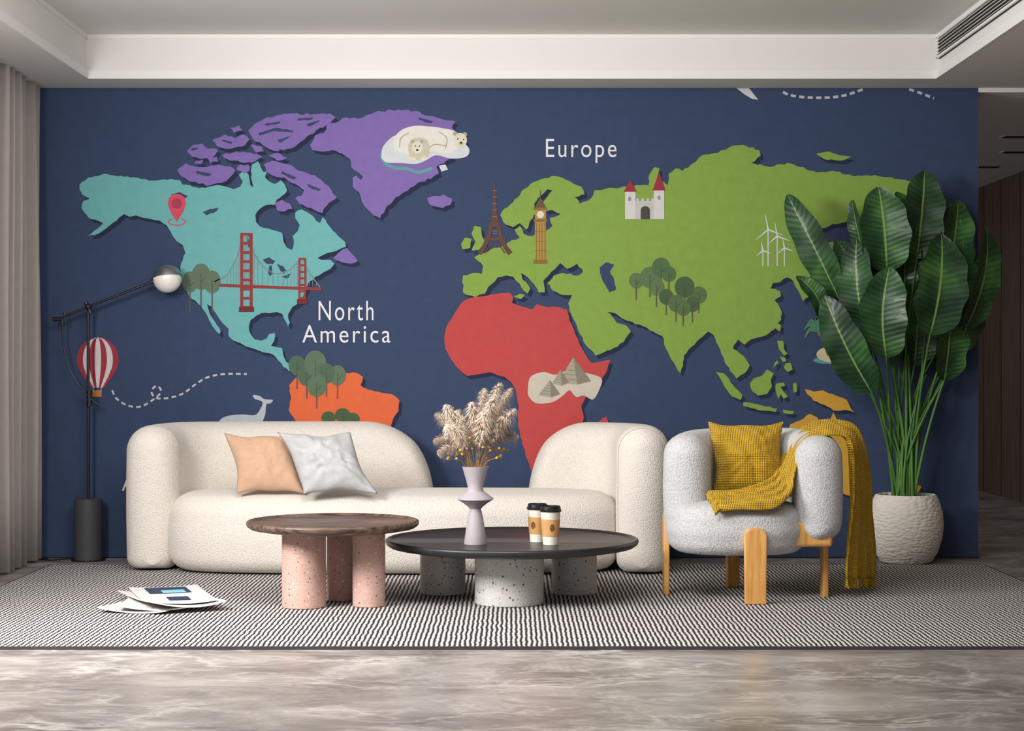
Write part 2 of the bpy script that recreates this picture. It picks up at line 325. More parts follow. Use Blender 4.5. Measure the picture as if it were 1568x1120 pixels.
pur=[[(380,200),(390,190),(405,182),(425,176),(450,174),(480,175),(505,174),(514,180),(505,190),(490,196),(480,205),(466,214),(455,222),(440,228),(425,232),(412,228),(402,222),(388,214)],
[(272,260),(285,250),(300,256),(318,256),(335,252),(352,255),(360,262),(352,272),(340,280),(322,284),(305,282),(290,278),(278,270)],
[(286,232),(296,222),(310,220),(318,228),(334,230),(326,242),(308,244),(294,240)],
[(325,215),(345,206),(360,212),(374,206),(382,214),(376,222),(360,226),(345,228),(332,224)],
[(340,238),(362,232),(378,234),(394,236),(402,240),(390,248),(375,250),(358,246),(348,244)],
[(368,252),(380,252),(382,262),(374,266),(362,260)],
[(404,252),(418,246),(432,250),(448,254),(458,262),(472,266),(486,272),(498,282),(508,292),(516,302),(508,308),(500,316),(494,326),(482,322),(470,318),(458,312),(452,304),(462,300),(466,292),(456,284),(446,280),(436,272),(420,270),(408,262)],
[(420,312),(432,306),(444,312),(448,320),(436,324),(424,322)],[(520,386),(532,380),(540,390),(548,400),(536,404),(524,402),(510,396)],
[(300,246),(312,245),(308,252),(298,251)],[(352,196),(366,192),(372,200),(358,204)],[(384,222),(400,224),(404,232),(392,234)],[(410,236),(430,236),(440,242),(424,246)],[(318,242),(332,240),(334,248),(322,250)],
[(475,222),(482,208),(496,204),(500,192),(514,188),(530,180),(548,182),(562,176),(580,170),(610,168),(635,170),(658,178),(680,184),(698,186),(692,196),(704,204),(714,216),(706,226),(690,232),(694,242),(680,250),(668,256),(672,266),(660,274),(640,280),(628,288),(612,300),(602,308),(592,316),(588,326),(582,335),(572,330),(562,320),(554,308),(550,295),(540,286),(540,272),(548,266),(538,256),(536,244),(525,236),(508,230),(490,232),(478,230)],
[(654,304),(666,300),(680,298),(692,304),(690,314),(678,319),(664,316),(656,310)]]
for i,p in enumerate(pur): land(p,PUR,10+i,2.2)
for a in ([(395,205),(420,196),(450,200),(448,203),(420,201),(398,208)],[(470,190),(490,184),(488,187),(472,194)],[(425,215),(445,208),(440,213),(428,219)],[(300,262),(325,266),(320,270),(302,267)],[(430,262),(455,272),(450,275),(432,267)],[(545,262),(556,270),(553,276),(546,270)],[(405,190),(430,186),(428,189),(408,193)],[(455,182),(480,180),(478,183),(457,185)],[(640,180),(664,186),(660,189),(642,184)],[(470,282),(492,290),(488,293),(472,286)],[(292,228),(304,226),(302,229),(294,231)],[(340,214),(356,218),(354,221),(341,217)]): poly(rough(a,0.8,4,3),NAVY,3)
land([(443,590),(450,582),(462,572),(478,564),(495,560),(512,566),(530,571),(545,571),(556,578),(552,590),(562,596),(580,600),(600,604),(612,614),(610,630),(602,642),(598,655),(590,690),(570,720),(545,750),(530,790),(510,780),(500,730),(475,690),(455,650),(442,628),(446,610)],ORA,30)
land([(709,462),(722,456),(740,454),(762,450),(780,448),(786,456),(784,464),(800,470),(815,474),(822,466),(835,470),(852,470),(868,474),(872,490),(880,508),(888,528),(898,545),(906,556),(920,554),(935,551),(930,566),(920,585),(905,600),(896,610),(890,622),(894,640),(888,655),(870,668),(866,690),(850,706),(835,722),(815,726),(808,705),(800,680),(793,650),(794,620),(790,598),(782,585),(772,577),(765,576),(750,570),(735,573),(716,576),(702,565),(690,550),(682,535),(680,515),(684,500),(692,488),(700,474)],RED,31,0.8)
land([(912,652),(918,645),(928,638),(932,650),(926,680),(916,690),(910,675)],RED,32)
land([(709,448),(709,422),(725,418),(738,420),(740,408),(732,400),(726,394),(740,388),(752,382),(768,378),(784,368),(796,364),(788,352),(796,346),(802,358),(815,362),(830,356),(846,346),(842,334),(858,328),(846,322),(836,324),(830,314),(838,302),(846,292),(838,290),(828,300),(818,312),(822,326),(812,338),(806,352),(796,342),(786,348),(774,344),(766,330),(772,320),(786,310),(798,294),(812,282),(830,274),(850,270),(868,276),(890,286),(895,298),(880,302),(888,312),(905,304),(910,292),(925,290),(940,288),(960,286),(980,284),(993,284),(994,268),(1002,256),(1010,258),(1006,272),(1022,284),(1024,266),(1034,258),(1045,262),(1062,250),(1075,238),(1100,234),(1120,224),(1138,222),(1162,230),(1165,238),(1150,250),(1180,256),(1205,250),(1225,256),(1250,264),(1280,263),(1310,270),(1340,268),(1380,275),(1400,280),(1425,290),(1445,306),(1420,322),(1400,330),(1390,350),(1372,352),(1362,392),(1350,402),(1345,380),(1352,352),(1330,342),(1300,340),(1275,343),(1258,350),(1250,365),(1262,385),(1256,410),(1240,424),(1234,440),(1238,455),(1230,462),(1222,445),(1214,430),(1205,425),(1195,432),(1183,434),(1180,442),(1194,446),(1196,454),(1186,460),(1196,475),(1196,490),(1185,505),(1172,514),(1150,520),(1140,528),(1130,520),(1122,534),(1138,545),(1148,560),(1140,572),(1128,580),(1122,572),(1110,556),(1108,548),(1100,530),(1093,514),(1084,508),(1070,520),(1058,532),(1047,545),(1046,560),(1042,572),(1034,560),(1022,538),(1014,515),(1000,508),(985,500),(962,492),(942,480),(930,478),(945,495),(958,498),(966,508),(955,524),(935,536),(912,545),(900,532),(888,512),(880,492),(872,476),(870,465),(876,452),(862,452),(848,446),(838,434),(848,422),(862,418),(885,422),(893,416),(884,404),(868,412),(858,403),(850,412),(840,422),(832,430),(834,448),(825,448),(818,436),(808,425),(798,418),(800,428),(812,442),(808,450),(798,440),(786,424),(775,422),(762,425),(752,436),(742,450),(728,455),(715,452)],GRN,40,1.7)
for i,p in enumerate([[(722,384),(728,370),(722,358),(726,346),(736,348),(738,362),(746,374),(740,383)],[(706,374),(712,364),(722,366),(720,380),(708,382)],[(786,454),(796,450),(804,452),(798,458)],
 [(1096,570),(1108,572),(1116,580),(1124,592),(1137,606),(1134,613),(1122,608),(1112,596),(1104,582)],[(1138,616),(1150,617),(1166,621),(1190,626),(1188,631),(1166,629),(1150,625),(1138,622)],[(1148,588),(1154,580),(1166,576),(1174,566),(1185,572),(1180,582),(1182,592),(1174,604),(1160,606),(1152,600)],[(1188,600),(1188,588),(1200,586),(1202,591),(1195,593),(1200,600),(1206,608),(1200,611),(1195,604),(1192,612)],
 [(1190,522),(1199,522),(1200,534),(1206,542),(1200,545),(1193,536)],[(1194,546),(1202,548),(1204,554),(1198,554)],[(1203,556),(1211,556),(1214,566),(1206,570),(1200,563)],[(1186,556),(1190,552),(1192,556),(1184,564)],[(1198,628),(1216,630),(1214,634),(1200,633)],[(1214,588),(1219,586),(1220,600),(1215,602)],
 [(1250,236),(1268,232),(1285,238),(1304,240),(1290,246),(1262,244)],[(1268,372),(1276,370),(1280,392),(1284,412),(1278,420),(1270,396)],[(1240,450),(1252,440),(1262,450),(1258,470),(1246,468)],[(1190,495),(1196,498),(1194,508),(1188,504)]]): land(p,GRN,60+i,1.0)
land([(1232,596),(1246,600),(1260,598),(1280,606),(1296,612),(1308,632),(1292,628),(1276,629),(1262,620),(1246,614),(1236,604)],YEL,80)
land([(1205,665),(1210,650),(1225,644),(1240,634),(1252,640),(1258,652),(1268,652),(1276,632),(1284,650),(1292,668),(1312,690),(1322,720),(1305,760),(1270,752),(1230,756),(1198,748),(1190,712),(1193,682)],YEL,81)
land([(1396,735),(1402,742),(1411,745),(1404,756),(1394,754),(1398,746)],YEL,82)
poly(rough([(918,410),(928,402),(940,405),(934,416),(940,428),(943,444),(933,448),(925,434),(920,422)],1,4,9),NAVY,3)
# icons
def tree(x,y,r,h,c,ct='#5e5348',ry=1.35):
    stroke([(x,y),(x,y+h)],2,ct,5); ell(x,y,r,r*ry,c,6,20); stroke([(x,y-r*0.3),(x,y+r*ry)],1,'#4a4a3e',7); stroke([(x,y+r*.6),(x+r*.5,y)],0.8,'#4a4a3e',7)
for x,y,r in ((291,432,12),(325,432,13),(308,424,15)): tree(x,y,r,46,'#5f705c')
for i,(x,y,r) in enumerate(((455,560,13),(517,575,13),(470,575,14),(483,557,17),(500,572,13),(485,590,15))): tree(x,y,r,36,('#4d6551','#5a6f58')[i%2],ry=1.2)
for x,y,r in ((503,640,11),(525,636,12),(540,642,11)): tree(x,y,r,24,'#455c3f',ry=0.9)
for i,(x,y,r) in enumerate(((974,430,11),(1024,420,11),(995,425,15),(1012,410,14),(1005,440,12))): tree(x,y,r,30,('#5b744d','#506a45')[i%2],ry=1.1)
for i,(x,y,r) in enumerate(((1020,455,11),(1070,452,12),(1048,440,15),(1035,465,12),(1060,466,11),(1046,472,11))): tree(x,y,r,28,('#475d3d','#546b43')[i%2],ry=1.1)
BR='#8e3638'; BL='#6b2b2f'
for x0,x1,y0,y1 in ((368,387,357,478),(457,469,395,466)):
    w=4.5 if x0<400 else 3
    rect(x0,y0,x0+w,y1,BR,7); rect(x1-w,y0,x1,y1,BR,7)
    y=y0
    while y<y1-8: rect(x0,y,x1,y+(4 if x0<400 else 3),BR,7); y+=14 if x0<400 else 10
    rect(x0-2,y1-8,x1+2,y1,BL,8)
stroke([(336,437),(492,443)],4.5,BR,8)
cab=sm2([(328,432),(348,420),(362,395),(372,364),(380,362),(395,398),(418,418),(440,415),(455,402),(463,397),(474,418),(490,440)],6)
stroke(cab,1.6,'#7b8b95',6)
for x,y in cab[::2]: stroke([(x,y),(x+0.01,438)],0.8,'#7b8b95',6)
E='#5e423b'
poly([(756,281),(758.5,281),(760,318),(765,346),(750,346),(755,318)],E,5)
for s in (-1,1):
    stroke([(757.5+s*4,340),(757.5+s*9,362),(757.5+s*16,378),(757.5+s*24,389)],[6,6,7,8],E,5)
rect(748,344,767,348,E,6); rect(741,364,774,369,E,6); stroke(sm2([(742,388),(750,377),(757,374),(765,377),(773,388)]),2,E,6)
for y in (292,302,312,322,332,354,358): stroke([(754,y),(761,y)],0.8,'#a87a62',7)
rect(819,320,836,403,'#a98643',5); poly([(818,320),(822,312),(827.5,302),(833,312),(837,320)],'#665337',5); rect(817,318,838,322,'#836734',6); rect(817,336,838,340,'#836734',6); rect(817,398,838,404,'#836734',6)
ell(827.5,329,5.5,5.5,'#d8d1c0',7,20)
for x in (821.5,826,830,834.5): stroke([(x,342),(x+.01,398)],1.2,'#836734',6)
for y in (355,370,384): stroke([(819,y),(836,y)],1.2,'#836734',6)
stroke([(827.5,292),(827.51,304)],1.5,'#665337',5)
C='#bebbb9'
rect(958,308,1017,336,C,5); rect(957,293,973,336,'#cecbc9',6); rect(1001,291,1017,336,'#cecbc9',6)
for x in (974,982,990,997): rect(x,304,x+4,309,C,5)
poly([(955,294),(965,276),(975,294)],'#94303b',7); poly([(999,292),(1009,264),(1019,292)],'#94303b',7)
rect(981,322,995,336,'#4a4648',7); ell(988,322,7,6,'#4a4648',7,16,180,360); rect(962,302,966,308,'#8e8a8a',8); rect(1007,300,1011,306,'#8e8a8a',8)
# polar bears on a floe: floe, sleeping adult (body, legs, head at right), cub in front
stroke(sm2([(583,236),(590,250),(604,257),(624,259),(642,264),(662,258)]),5,'#5c9699',4)
poly(sm2([(584,242),(586,226),(598,212),(612,206),(640,204),(676,206),(700,212),(714,222),(719,232),(712,241),(690,243),(668,238),(652,246),(638,251),(612,250),(592,249),(584,242)],5)[:-1],'#ccd0d4',4)
poly(sm2([(606,230),(603,214),(614,200),(634,193),(658,194),(680,197),(698,202),(704,216),(698,230),(682,236),(664,232),(648,236),(624,237),(606,230)],5)[:-1],'#dcd9d0',5)
stroke(sm2([(612,226),(614,212),(626,204)]),1.4,'#a39c8c',6); stroke(sm2([(672,202),(684,212),(682,228)]),1.4,'#a39c8c',6); stroke(sm2([(652,234),(664,222),(684,224)]),1.4,'#a39c8c',6)
poly(sm2([(627,240),(625,224),(631,214),(645,211),(656,218),(657,236),(648,243),(634,245),(627,240)],5)[:-1],'#c5bda9',6.3)
ell(639,226,8.5,9,'#d9d3c2',7.2); ell(632,217,2.8,2.8,'#a89f8a',7,12); ell(646,217,2.8,2.8,'#a89f8a',7,12); ell(639,230,2,1.6,'#2f2c2c',8,10); ell(636,224,1.1,1.1,'#2f2c2c',8,8); ell(642.5,224,1.1,1.1,'#2f2c2c',8,8); ell(631,244,6,3.4,'#d9d3c2',7.2); ell(650,243,5,3,'#d9d3c2',7.2)
ell(705,215,10,11,'#d6cfbd',6); ell(697,205,3.4,3.4,'#a89f8a',5.8,12); ell(712,206,3.4,3.4,'#a89f8a',5.8,12); ell(706,220,4,3,'#bfb59f',7,12); ell(706,219,2,1.6,'#2f2c2c',8,10); ell(701,213,1.1,1.1,'#2f2c2c',8,8); ell(710,214,1.1,1.1,'#2f2c2c',8,8)
poly([(672,254),(682,252),(686,260),(676,263)],'#c8cbce',4)
# pyramids
poly(sm2([(808,600),(812,578),(832,570),(850,574),(870,568),(900,572),(921,580),(918,596),(908,612),(894,606),(882,608),(872,598),(862,606),(846,616),(822,618),(810,608),(808,600)],5)[:-1],'#c4bbae',4)
def pyr(x0,x1,xt,yb,yt,xm):
    poly([(x0,yb),(xt,yt),(xm,yb+3)],'#a39d8b',5); poly([(xm,yb+3),(xt,yt),(x1,yb-2)],'#827d6b',6)
    for k in range(1,6):
        t=k/6; stroke([(xt+(x0-xt)*t,yt+(yb-yt)*t),(xt+(xm-xt)*t,yt+(yb+3-yt)*t)],0.7,'#77725f',7)
pyr(845,872,858,588,566,860); pyr(854,905,878,586,547,884); pyr(824,858,842,606,582,844)
Wt='#ccd2cd'
for x,y,hb,r in ((1176,352,408,24),(1190,362,408,20),(1201,380,408,14),(1168,384,408,13)):
    stroke([(x,y),(x+.01,hb)],1.8,Wt,6)
    for a in (20,140,260): stroke([(x,y),(x+r*math.cos(math.radians(a)),y+r*math.sin(math.radians(a)))],[3,0.8],Wt,6)
ell(1278,543,28,13,'#c8bb98',4); ell(1275,552,30,6,'#5c9699',3)
stroke(sm2([(1268,545),(1262,525),(1252,508)]),[4]*17,'#7d6a4f',6)
for a in (160,195,225,265,310,345,20):
    r=22; q=[(1252,506),(1252+r*.6*math.cos(math.radians(a)),504+r*.6*math.sin(math.radians(a))-3),(1252+r*math.cos(math.radians(a)),508+r*math.sin(math.radians(a))+4)]
    stroke(sm2(q,5),[5,6,7,7,6,6,5,4,3,2,1],'#4d8065',7)
ell(1290,528,10,9,'#84985c',5)
poly([(1268,440),(1284,392),(1294,390),(1312,440)],'#858da0',4); poly([(1279,408),(1284,392),(1294,390),(1301,408),(1296,412),(1291,406),(1286,413)],'#d2d4d8',5)
# balloon
for i,(rx,c) in enumerate(((32,'#9a3241'),(23,'#cec8c9'),(14,'#9a3241'),(5,'#cec8c9'))):
    out=[]
    for a in range(0,361,10):
        A=math.radians(a); yy=551-34*math.cos(A) if a<=110 or a>=250 else None
        if yy is not None: out.append((150+rx*math.sin(A),yy))
        elif a==120: out+= [(150+rx*.72,576),(150+rx*.30,594),(150-rx*.30,594),(150-rx*.72,576)]
    poly(out,c,4.5+i*0.8)
rect(142,598,156,608,'#b9743b',6); stroke([(143,590),(143.01,600)],1,'#c9b29a',6); stroke([(155,590),(155.01,600)],1,'#c9b29a',6)
dashes([(172,598),(178,610),(195,621),(215,623),(235,612),(247,600),(240,591),(232,600),(240,610),(262,609),(282,602),(298,590),(318,578),(345,573),(378,573)],3,7,5,'#bdbdc2',4)
dashes([(1188,134),(1210,146),(1250,150),(1290,147),(1330,134)],4,8,5,'#bdbdc2',4); dashes([(1392,137),(1410,143),(1430,151)],4,8,5,'#bdbdc2',4)
poly([(1128,135),(1147,135),(1153,143),(1161,153),(1152,152),(1140,145)],'#c6c6ca',4)
# whale
poly(sm2([(333,668),(336,645),(350,637),(372,635),(390,636),(398,628),(402,616),(390,611),(388,605),(398,607),(404,611),(410,612),(418,613),(414,618),(408,620),(406,636),(398,652),(380,668),(333,668)],5)[:-1],'#b2b8bd',4); ell(347,651,1.3,1.3,'#333333',5,8)
PN='#cb4a60'
poly([(257,312),(259,303),(265,298),(271,297),(277,298),(283,303),(285,312),(281,324),(271,340),(261,324)],PN,6); ell(271,312,8,8,'#a53a50',7,20)
q=[(271+13*math.cos(math.radians(a)),340+5*math.sin(math.radians(a))) for a in range(-60,241,10)]; stroke(q,1.6,PN,6)
mo=mural.obj('world_map_mural',mats,smooth=False)
M_txt=mat('mural_lettering','#e0dfe2',0.8)
def text(body,x0,x1,y0,y1,nm):
    cu=bpy.data.curves.new(nm,'FONT'); cu.body=body; cu.size=1; cu.offset=-0.002; cu.space_character=1.2
    ob=bpy.data.objects.new(nm,cu); bpy.context.scene.collection.objects.link(ob); dg=bpy.context.evaluated_depsgraph_get()
    me=bpy.data.meshes.new_from_object(ob.evaluated_get(dg)); bpy.data.objects.remove(ob)
    xs=[v.co.x for v in me.vertices]; ys=[v.co.y for v in me.vertices]; a,b_,c,d=min(xs),max(xs),min(ys),max(ys)
    for v in me.vertices:
        px=x0+(v.co.x-a)/(b_-a)*(x1-x0); py=y1-(v.co.y-c)/(d-c)*(y1-y0); v.co=Vector(W(px,py,5))
    me.materials.clear(); me.materials.append(M_txt); o=bpy.data.objects.new(nm,me); bpy.context.scene.collection.objects.link(o); o.parent=mo
text('Europe',836,944,213,250,'label_europe'); text('North',488,572,461,491,'label_north'); text('America',463,598,498,525,'label_america'); text('Antarctica',187,330,730,752,'label_antarctica')

# ================= SOFA
M_sofa=boucle(mat('cream_boucle','#ebe3da',0.95,var=0.03,vscale=30,sheen=0.2),150,0.86,0.6,0.005)
M_seam=mat('cream_piping','#b5ada2',0.95)
sofa=empty('sofa')
def zl(s,T):
    e=(1-s)*T; R=0.42; k=1 if e>=R else math.sqrt(max(0,1-(1-e/R)**2)); e2=s*T; k2=min(1,e2/0.5)
    return 0.42+0.40*k-0.01*(1-k2)
m=MB(); r=sweep(m,[(-1.98,-0.80),(-2.0,-0.62),(-1.95,-0.38),(-1.76,-0.21),(-1.4,-0.17),(-0.9,-0.17),(-0.45,-0.18)],0.28,0.02,zl,0.13,0.06,0.14,bulge=0.05)
rg=r[12]; m.tube([p for p in rg]+[rg[0]],0.0025,seg=5,mi=1,cap=False); m.obj('backrest_left',[M_sofa,M_seam],sofa,60)
def zr(s,T):
    e=s*T; R=0.36; k=1 if e>=R else math.sqrt(max(0,1-(1-e/R)**2)); return 0.42+0.395*k
m=MB(); r=sweep(m,[(0.09,-0.19),(0.3,-0.18),(0.52,-0.22),(0.68,-0.38),(0.725,-0.62),(0.705,-0.97)],0.28,0.02,zr,0.12,0.06,0.13,bulge=0.05)
rg=r[-11]; m.tube([p for p in rg]+[rg[0]],0.0025,seg=5,mi=1,cap=False); m.obj('backrest_right',[M_sofa,M_seam],sofa,60)
m=MB(); superdisc(m,-0.655,-0.64,1.245,0.39,3.2,0.018,0.445,0.13,0.10); 
m.tube([P(541,763,9.56),P(541,770,9.51),P(542,780,9.496),P(542,792,9.49)],0.0022,seg=5,mi=1)
m.obj('seat_cushion',[M_sofa,M_seam],sofa,60)

# pillows
def pillow(name,c,right,up,sz,th,ma,seed=0,wr=1.0):
    right=Vector(right).normalized(); up=Vector(up).normalized(); nn=right.cross(up).normalized(); n=44; m=MB()
    for sd in (1,-1):
        vs=[];fs=[]
        for i in range(n+1):
            for j in range(n+1):
                u=-1+2*i/n; v_=-1+2*j/n; pin=0.13+0.03*math.sin(seed+u*5+v_*3); x=u*(1-pin*(1-v_*v_)); y=v_*(1-pin*(1-u*u))
                t=((1-abs(u)**2.2)*(1-abs(v_)**2.2))**0.62
                w=noise.noise(Vector((u*1.6+seed,v_*1.6,sd)))*0.35
                a=math.atan2(v_,u); rad=math.hypot(u,v_); w+=0.12*wr*rad*math.sin(a*14+seed+3*rad)*(0.5+noise.noise(Vector((a*2,seed,0))))
                w+=wr*0.14*noise.ridged_multi_fractal(Vector((u*2.2+seed*3,v_*2.2,sd)),1,2,3,1,2)-wr*0.14
                vs.append(Vector(c)+right*x*sz+up*y*sz+nn*sd*(th*t*(1+w)))
        for i in range(n):
            for j in range(n):
                q=(i*(n+1)+j,(i+1)*(n+1)+j,(i+1)*(n+1)+j+1,i*(n+1)+j+1); fs.append(q if sd>0 else q[::-1])
        m.add(vs,fs)
    return m.obj(name,[ma],angle=120)
M_peach=weave(mat('peach_fabric','#d2aa8d',0.9,var=0.06,sheen=0.2),60,0.5); M_grey=mat('pale_grey_linen','#bdbdbf',0.97,bump=0.5,bscale=120,var=0.22,vscale=14,sheen=0.1,bdist=0.003,spec=0.1)
M_must=weave(mat('mustard_knit','#dcae12',0.95,var=0.12,vscale=12,sheen=0.1),38,1.0,0.006)
pillow('throw_pillow',P(405,710,9.63),(1,0.05,-0.01),(-0.25,0.42,0.86),0.185,0.08,M_peach,1,0.7)
pillow('throw_pillow',P(501,709,9.52),(1,0.0,0.0),(-0.40,0.40,0.80),0.200,0.085,M_grey,4,1.2)
pillow('throw_pillow',P(1145,702,8.80),(1,-0.03,0.0),(-0.02,0.28,0.96),0.190,0.08,M_must,8,0.8)

# ================= TABLES
M_pink=terrazzo('pink_terrazzo','#cba69b',['#e0c6bd','#a9776b','#e8d8cf','#8d5f57','#bf9185'])
M_wt=terrazzo('white_terrazzo','#d9d7d3',['#efedea','#5c5350','#8a4b42','#e2ddd5','#8a8682'])
M_twood=mat('dark_wood_top','#4e3b33',0.45,coat=0.1); N,L,b=nodes(M_twood); tc=N.new('ShaderNodeTexCoord'); mp=N.new('ShaderNodeMapping'); mp.inputs['Scale'].default_value=(1.5,14,14); L.new(tc.outputs['Object'],mp.inputs[0])
nz=N.new('ShaderNodeTexNoise'); nz.inputs['Scale'].default_value=4; nz.inputs['Detail'].default_value=8; L.new(mp.outputs[0],nz.inputs['Vector']); L.new(ramp(N,L,nz.outputs['Fac'],[(0.3,'#2f211b'),(0.7,'#7d6458')]),b.inputs['Base Color'])
M_blk=mat('black_oak_top','#29282a',0.42,coat=0.1,var=0.2,vscale=10)
def table(c,R,zt,th,top,leg,legs,foot=0.0125):
    e=empty('coffee_table'); m=MB()
    m.lathe([(1e-6,zt-0.035),(R-0.07,zt-0.035),(R-0.02,zt-0.026),(R-0.004,zt-0.014),(R,zt-0.004),(R-0.001,zt+0.006),(R-0.008,zt+0.011),(R-0.018,zt+0.010),(R-0.026,zt+0.002),(R-0.03,zt),(1e-6,zt)],(c[0],c[1],0),128)
    m.obj('table_top',[top],e,50)
    for i,(x,y,r) in enumerate(legs):
        m=MB(); m.lathe([(r-0.004,foot),(r,foot+0.004),(r,zt-0.045),(r-0.006,zt-0.035)],(x,y,0),64); m.obj('leg_%d'%(i+1),[leg],e,40)
table((-0.853,-2.1),0.41,0.40,0.04,M_twood,M_pink,[(-0.978,-2.21,0.103),(-0.83,-1.97,0.066),(-0.675,-2.18,0.077)])
table((0.0,-1.85),0.62,0.29,0.04,M_blk,M_wt,[(-0.013,-2.08,0.165),(-0.345,-1.71,0.113),(0.31,-1.71,0.113)])
# vase
M_vase=mat('lilac_ceramic','#aba3a8',0.55,bump=0.05,var=0.04)
vd=8.45; vc=P(728,835,vd)
def zy(py): return 0.2905+(835-py)*vd/F
pr=[(17,835),(17.5,833),(15,815),(12,795),(9.5,785),(8.5,781),(12,777),(20,771),(28,766),(27.5,764.5),(20,759),(13,754),(11.5,748),(14,738),(17.5,726),(20.5,716)]
prof=[(1e-6,0.0)]+[(r*vd/F,zy(y)-0.2905) for r,y in pr]+[((20.5-2)*vd/F,zy(716)-0.2905),(14*vd/F,zy(728)-0.2905),(9*vd/F,zy(744)-0.2905),(1e-6,zy(745)-0.2905)]
m=MB(); m.lathe(prof,(vc.x,vc.y,0.2905),64); m.obj('vase',[M_vase],angle=30)
# pampas
M_pam=mat('pampas_plume','#cfb6a0',0.95,var=0.25,vscale=60,sheen=0.3); M_pam2=mat('pampas_plume_light','#efe3d5',0.95,var=0.1,vscale=60); M_stem=mat('dry_stem','#b08a55',0.8); M_ber=mat('yellow_berry','#e0a92b',0.6)
m=MB(); vt=P(728,722,vd)
plumes=[(668,634,0.03),(682,622,-0.1),(700,630,0.08),(722,618,-0.05),(742,596,0.04),(766,588,-0.04),(783,596,0.06),(789,628,-0.08),(785,655,0.0),(666,676,0.05),(685,655,-0.12),(744,632,-0.12),(716,650,0.1),(765,620,0.1),(672,694,-0.04),(758,606,-0.1),(792,668,0.05)]
for (px,py,dy) in plumes:
    tip=P(px,py,vd+dy); st=vt+Vector((random.uniform(-.03,.03),random.uniform(-.02,.02),-0.06)); c1=vt+Vector((0,dy*.2,0.10))+(tip-vt)*0.25+Vector((0,0,0.05 if py>640 else 0.0))
    path=[]
    for i in range(25):
        t=i/24; path.append(st*(1-t)**2+c1*2*t*(1-t)+tip*t*t)
    m.tube(path,0.0018,0.0008,5,2)
    n=620
    for k in range(n):
        t=0.40+0.60*random.random()**0.8; i=t*24; a=int(min(23,i)); p=path[a].lerp(path[a+1],i-a); tg=(path[a+1]-path[a]).normalized()
        th=random.uniform(0,2*math.pi); up=Vector((math.cos(th),math.sin(th),random.uniform(-.5,.4))); side=(up-tg*up.dot(tg)).normalized()
        env=math.sin(math.pi*min(1,(t-0.36)/0.66))**0.6; Ln=random.uniform(0.03,0.07)*env
        q1=p+side*Ln*0.5+tg*Ln*0.45; q2=p+side*Ln*0.95+tg*Ln*0.5-Vector((0,0,Ln*0.35)); w=side.cross(tg)*0.0014
        m.add([p-w*0.5,p+w*0.5,q1+w,q1-w,q2],[(0,1,2,3),(3,2,4)],0 if random.random()<0.5 else 1)
for k in range(44):
    a=P(random.uniform(676,782),random.uniform(670,704),vd+random.uniform(-.1,.1)); 
    m.tube([vt+Vector((0,0,-0.05)),vt.lerp(a,.5)+Vector((0,0,.015)),a],0.0008,0.0006,4,2)
    m.ball(a,0.0065,3)
m.obj('pampas_grass_bouquet',[M_pam,M_pam2,M_stem,M_ber],angle=60)
# cups
M_cup=mat('white_paper_cup','#e6e0d6',0.6); M_kraft=mat('kraft_sleeve','#c99a63',0.8,var=0.06,vscale=30); M_lid=mat('black_plastic_lid','#1c1b1c',0.35); M_pri=mat('brown_print','#6b3d22',0.7)
def cup(px,d,rot):
    x=(px-784)*d/F; y=d-D0; e=empty('paper_coffee_cup'); e.location=(x,y,0.2905)
    m=MB(); m.lathe([(1e-6,0.0),(0.036,0.0),(0.0365,0.004),(0.0475,0.158),(0.049,0.162),(1e-6,0.163)],(0,0,0),40,0)
    m.lathe([(0.0395,0.04),(0.0405,0.0405),(0.0465,0.122),(0.0455,0.1225)],(0,0,0),40,1)
    m.lathe([(0.0515,0.158),(0.0525,0.160),(0.0525,0.166),(0.049,0.169),(0.0475,0.182),(0.044,0.185),(0.041,0.180),(1e-6,0.179)],(0,0,0),40,2)
    vs=[];fs=[]
    for i in range(9):
        for j in range(9):
            a=math.radians(rot-90+(i-4)*4.0); z=0.082+(j-4)*0.0042; r=0.0400+(z-0.04)*0.0732+0.0012; vs.append((r*math.cos(a),r*math.sin(a),z))
    for i in range(8):
        for j in range(8):
            if (i-3.5)**2+(j-3.5)**2<16 and (i+j*2)%5!=0: fs.append((i*9+j,(i+1)*9+j,(i+1)*9+j+1,i*9+j+1))
    m.add(vs,fs,3); m.obj('cup_body',[M_cup,M_kraft,M_lid,M_pri],e,40)
cup(843,8.44,10); cup(823,8.57,-30)

# ================= ARMCHAIR
M_fab=boucle(mat('light_grey_tweed','#c8c7c8',0.95,var=0.30,vscale=90,sheen=0.15),140,0.78,0.6,0.004)
M_oak=mat('oak','#d9a25c',0.5,coat=0.15); N,L,b=nodes(M_oak); tc=N.new('ShaderNodeTexCoord'); mp=N.new('ShaderNodeMapping'); mp.inputs['Scale'].default_value=(14,14,1.2); L.new(tc.outputs['Object'],mp.inputs[0])
nz=N.new('ShaderNodeTexNoise'); nz.inputs['Scale'].default_value=4; nz.inputs['Detail'].default_value=6; L.new(mp.outputs[0],nz.inputs['Vector']); L.new(ramp(N,L,nz.outputs['Fac'],[(0.3,'#c8893f'),(0.7,'#e2b06c')]),b.inputs['Base Color'])
ch=empty('armchair')
def zc(s,T): return 0.795+0.035*math.sin(math.pi*s)
m=MB(); sweep(m,[(0.875,-1.90),(0.872,-1.72),(0.97,-1.51),(1.18,-1.42),(1.39,-1.50),(1.495,-1.68),(1.50,-1.86),(1.462,-2.05)],0.215,0.295,zc,0.095,0.09,0.105,bulge=0.10); m.obj('backrest_shell',[M_fab],ch,60)
m=MB(); superdisc(m,1.10,-1.80,0.335,0.31,2.6,0.235,0.475,0.085,0.07,0.02); m.obj('seat_cushion',[M_fab],ch,60)
